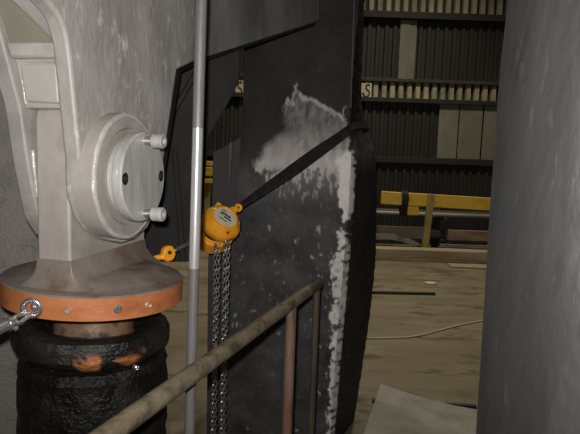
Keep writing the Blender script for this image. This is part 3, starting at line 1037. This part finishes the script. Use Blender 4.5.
# ------------------------------------------------------------------ chain hoist
HY = 2.42
hc = at(222.5, 221.5, HY)
tocam = (EYE - hc).normalized()
ru = (rgt * .54 + upv * .84).normalized()
HN = (tocam * .80 + ru * .60).normalized()
hoist = thing('chain_hoist', hc, 'orange hand chain hoist with oval label hanging by the sling at the chute', 'chain hoist')
lx = (rgt * .84 - upv * .54)
lx = (lx - HN * lx.dot(HN)).normalized()
ly = HN.cross(lx).normalized()
def hp(a, b, h):
    return hc + lx * a + ly * b + HN * h
def lobed(prof, lobes, amp, sx=1.0, sy=1.0, off=(0, 0), seg=72):
    bm = bmesh.new()
    rings = []
    for r_, h in prof:
        if r_ == 0:
            rings.append([bm.verts.new(hp(off[0], off[1], h))])
        else:
            ring = []
            for k in range(seg):
                t = 2 * math.pi * k / seg
                q = r_ * (1 + amp * math.cos(lobes * t))
                ring.append(bm.verts.new(hp(off[0] + sx * q * math.cos(t), off[1] + sy * q * math.sin(t), h)))
            rings.append(ring)
    for A_, B_ in zip(rings, rings[1:]):
        for k in range(seg):
            k2 = (k + 1) % seg
            if len(A_) == 1:
                bm.faces.new((A_[0], B_[k2], B_[k]))
            elif len(B_) == 1:
                bm.faces.new((A_[k], A_[k2], B_[0]))
            else:
                bm.faces.new((A_[k], A_[k2], B_[k2], B_[k]))
    return bm
RH = .083
cov = link('gear_cover', lobed([(0, .036), (.046, .036), (.049, .039), (.053, .039), (.058, .034), (RH * .88, .012), (RH * .97, .002), (RH, -.008), (RH, -.034), (RH * .95, -.040), (0, -.040)], 6, .022, sx=1.04, sy=.98), M['hoist'], hoist, label='orange dished gear cover')
link('name_plate', lobed([(0, .0385), (.050, .0385), (.051, .034), (0, .034)], 2, 0, sx=1.06, sy=.80), M['plate'], cov, label='pale oval label plate')
bm = bmesh.new()
for a, b, l, h in ((-.004, .012, .05, .008), (.012, .000, .036, .007), (-.02, .003, .018, .004), (-.002, -.016, .04, .004), (-.02, .026, .02, .004)):
    add_box(bm, hp(a, b, .0388), lx * (l / 2), ly * (h / 2), HN * .0007)
link('lettering', bm, M['black'], cov, label='dark print on the label')
bm = bmesh.new()
add_box(bm, hp(.044, -.044, .0225), lx * .010, ly * .008, HN * .004)
add_box(bm, hp(.058, -.014, .021), lx * .006, ly * .005, HN * .004)
link('marking', bm, M['red'], cov, label='small dark red mark')
for k in range(6):
    t = 2 * math.pi * (k + .5) / 6
    link('cover_bolt', lathe([(0, .0), (.006, .0), (.006, .014), (.004, .017), (0, .017)], hp(.070 * math.cos(t), .068 * math.sin(t), .0), HN, 12), M['hoist'], cov)
# chain wheel slot and rear housing
link('side_frame', lobed([(0, -.036), (.058, -.036), (.058, -.10), (0, -.10)], 3, .05), M['rubber'], hoist, label='dark slot between the housings')
link('wheel_cover', lobed([(0, -.085), (.074, -.085), (.083, -.09), (.085, -.12), (.083, -.160), (.07, -.168), (0, -.170)], 4, .03, sx=.98, sy=.95), M['hoist'], hoist, label='orange chain wheel housing')
# top yoke with hook towards the sling
yk = at(237, 208.5, HY + .075)
yk0 = at(229, 213, HY + .055)
link('yoke', tube(catmull([yk0, (yk0 + yk) / 2, yk], 5), .016, 14, rfun=lambda f: .022 - .008 * f), M['hoist'], hoist)
dk = (yk - yk0).normalized()
s_ = dk.cross(tocam).normalized()
hk = [yk + dk * (.006 + .014 * math.sin(k)) + s_ * (.012 * math.cos(k)) for k in [R(a_) for a_ in range(-90, 215, 18)]]
link('hook', tube(hk, .0075, 12), M['hoist'], hoist)
# lug on upper left
bm = bmesh.new()
add_box(bm, hp(-.058, .066, -.02), lx * .012, ly * .016, HN * .012)
link('lug', bm, M['hoist'], hoist, bevel=.004)
# hanging chains
def strand(name, x, y, Y, zend, pitch, wire, wide, sway=0):
    a = at(x, y, Y)
    pts = [a + V((sway * math.sin(f * 3), 0, 0)) * f + V((0, 0, (zend - a.z) * f)) for f in [i / 12 for i in range(13)]]
    bm = bmesh.new()
    add_chain(bm, pts, pitch, wire, wide)
    return link(name, bm, M['chain'], hoist)
strand('hand_chain', 215.6, 241, HY - .035, .17, .021, .0055, .019, .006)
strand('hand_chain', 219.0, 241, HY + .03, .10, .021, .0055, .019, -.005)
strand('load_chain', 225.3, 240, HY - .03, .12, .021, .0068, .022, .004)
strand('load_chain', 228.6, 239, HY + .02, .20, .021, .0060, .020, -.006)
# taut load chain down to the hook block
h0, h1 = at(203, 236, HY - .02), at(171, 252.5, 1.93)
bm = bmesh.new()
add_chain(bm, [h0, h1], .0185, .0062, .021)
link('taut_chain', bm, M['chain'], hoist, label='taut load chain')
dh = (h1 - h0).normalized()
su = (upv - dh * upv.dot(dh)).normalized()
sw = dh.cross(su)
ht_ = at(147, 263, 1.86)
dh = (ht_ - h1).normalized()
su = (upv - dh * upv.dot(dh)).normalized()
sw = dh.cross(su)
hb = bmesh.new()
ob = [(-.012, .010), (-.006, .024), (.012, .030), (.026, .026), (.034, .012), (.046, .008), (.050, -.006), (.036, -.014), (.028, -.024), (.006, -.026), (-.010, -.012)]
add_slab(hb, [h1 + dh * a + su * b - sw * .014 for a, b in ob], sw * .028)
hblk = link('hook_block', hb, M['hoist'], hoist, bevel=.006, seg=3, label='orange bottom hook block')
link('sheave_pin', tube([h1 + dh * .014 + su * .006 - sw * .018, h1 + dh * .014 + su * .006 + sw * .018], .007, 14), M['black'], hblk)
hk0 = h1 + dh * .046
hk = catmull([hk0, hk0 + dh * .016 + su * .004, hk0 + dh * .034 - su * .004, hk0 + dh * .048 - su * .022, hk0 + dh * .040 - su * .044, hk0 + dh * .018 - su * .048, hk0 + dh * .004 - su * .034], 5)
link('bottom_hook', tube(hk, .008, 12, rfun=lambda f: .0095 - .004 * f), M['hoist'], hblk)

# ------------------------------------------------------------------ large dark drum at the right
D0 = V((.948, 1.471, 0))
bm = bmesh.new()
seg = 360
sil = []
for x_, y_ in ((517, -60), (508, 0), (501, 60), (497, 110), (492, 180), (488, 240), (484, 300), (480, 370), (476, 434), (470, 520)):
    d_ = ray(x_, y_)
    dl = math.hypot(d_.x, d_.y)
    D_ = D0.length
    an = math.atan2(D0.x, D0.y) - math.atan2(d_.x, d_.y)
    tl = D_ * math.cos(an)
    sil.append((D_ * math.sin(an), EYE.z + d_.z / dl * tl))
prof = [(sil[0][0], 3.2)] + sil + [(sil[-1][0] + .01, 0.0)]
def rad(z):
    for a, b in zip(prof, prof[1:]):
        if z >= b[1]:
            f = (z - b[1]) / (a[1] - b[1])
            return b[0] + (a[0] - b[0]) * f
    return prof[-1][0]
rings = []
NZ = 190
for i in range(NZ + 1):
    z = 2.7 - 2.7 * i / NZ
    ring = []
    for k in range(seg):
        t = 2 * math.pi * k / seg
        r_ = rad(z) + .0012 * fr(math.cos(t) * 60 + 50, z * 40 + math.sin(t) * 60, 9, 51) + .0010 * fr(math.cos(t) * 160, z * 180 + math.sin(t) * 160, 9, 53)
        ring.append(bm.verts.new(D0 + V((r_ * math.cos(t), r_ * math.sin(t), z))))
    rings.append(ring)
for a, b in zip(rings, rings[1:]):
    for k in range(seg):
        bm.faces.new((a[k], a[(k + 1) % seg], b[(k + 1) % seg], b[k]))
bm.faces.new(rings[0])
bm.faces.new(rings[-1][::-1])
tag(link('lined_drum', bm, M['drum'], angle=60), 'huge upright dark grey lined drum filling the right side', 'drum')

# ------------------------------------------------------------------ dusty sheet with a raised corner on the floor
bm = bmesh.new()
ca, cb, cc, cd = at(380, 396, 3.62), on_floor(480, 414), on_floor(480, 470), on_floor(352, 470)
ca.z = max(.05, ca.z)
cb.z = .02
cc.z = cd.z = .008
n = 18
gv = []
for i in range(n + 1):
    row = []
    for j in range(n + 1):
        u, v = i / n, j / n
        p = (ca * (1 - u) + cb * u) * (1 - v) + (cd * (1 - u) + cc * u) * v
        sag = -.6 * u * (1 - u) * (1 - v) * .10
        p = p + V((0, 0, max(-p.z + .008, sag + .012 * fr(u * 30, v * 30, 9, 61) * (1 if p.z > .02 else .3))))
        p.z = max(p.z, .006)
        row.append(p)
    gv.append(row)
tv = [[bm.verts.new(p + V((0, 0, .006))) for p in r_] for r_ in gv]
bv = [[bm.verts.new(V((p.x, p.y, 0.0 if (abs(p.z) < .03) else p.z - .004))) for p in r_] for r_ in gv]
for i in range(n):
    for j in range(n):
        bm.faces.new((tv[i][j], tv[i + 1][j], tv[i + 1][j + 1], tv[i][j + 1]))
        bm.faces.new((bv[i][j], bv[i][j + 1], bv[i + 1][j + 1], bv[i + 1][j]))
for i in range(n):
    bm.faces.new((tv[i][0], bv[i][0], bv[i + 1][0], tv[i + 1][0]))
    bm.faces.new((tv[i][n], tv[i + 1][n], bv[i + 1][n], bv[i][n]))
    bm.faces.new((tv[0][i], tv[0][i + 1], bv[0][i + 1], bv[0][i]))
    bm.faces.new((tv[n][i], bv[n][i], bv[n][i + 1], tv[n][i + 1]))
tag(link('floor_sheet', bm, M['tarp']), 'dusty grey sheet with a raised corner lying between chute and drum', 'sheet')

# ------------------------------------------------------------------ light: camera flash, hall lamps, dim ambient
def lamp(name, kind, loc, e, col, **k):
    l = bpy.data.lights.new(name, kind)
    l.energy = e
    l.color = col
    for kk, vv in k.items():
        setattr(l, kk, vv)
    o = bpy.data.objects.new(name, l)
    COL.objects.link(o)
    o.location = loc
    return o
fl = lamp('camera_flash', 'SPOT', EYE - rgt * .03 + upv * .048 + fwd * .02, 120, (1, .97, .93), shadow_soft_size=.014, spot_size=R(126), spot_blend=1.0)
fl.rotation_euler = (cam.matrix_world.to_3x3() @ Matrix.Rotation(R(9), 3, 'X')).to_euler()
h = lamp('hall_lamp', 'SPOT', (1.7, 7.0, 6.3), 800, (1, .88, .66), shadow_soft_size=.25, spot_size=R(128), spot_blend=1.0)
h2 = lamp('hall_lamp', 'SPOT', (-2.6, 7.2, 6.3), 500, (1, .88, .66), shadow_soft_size=.25, spot_size=R(128), spot_blend=1.0)
w = bpy.data.worlds.new('world')
scn.world = w
w.use_nodes = True
bg = w.node_tree.nodes['Background']
bg.inputs['Color'].default_value = (.5, .52, .5, 1)
bg.inputs['Strength'].default_value = .05

vs = scn.view_settings
vs.view_transform = 'Standard'
vs.look = 'None'
vs.exposure = 0.0
vs.gamma = 1.0
vs.use_curve_mapping = False
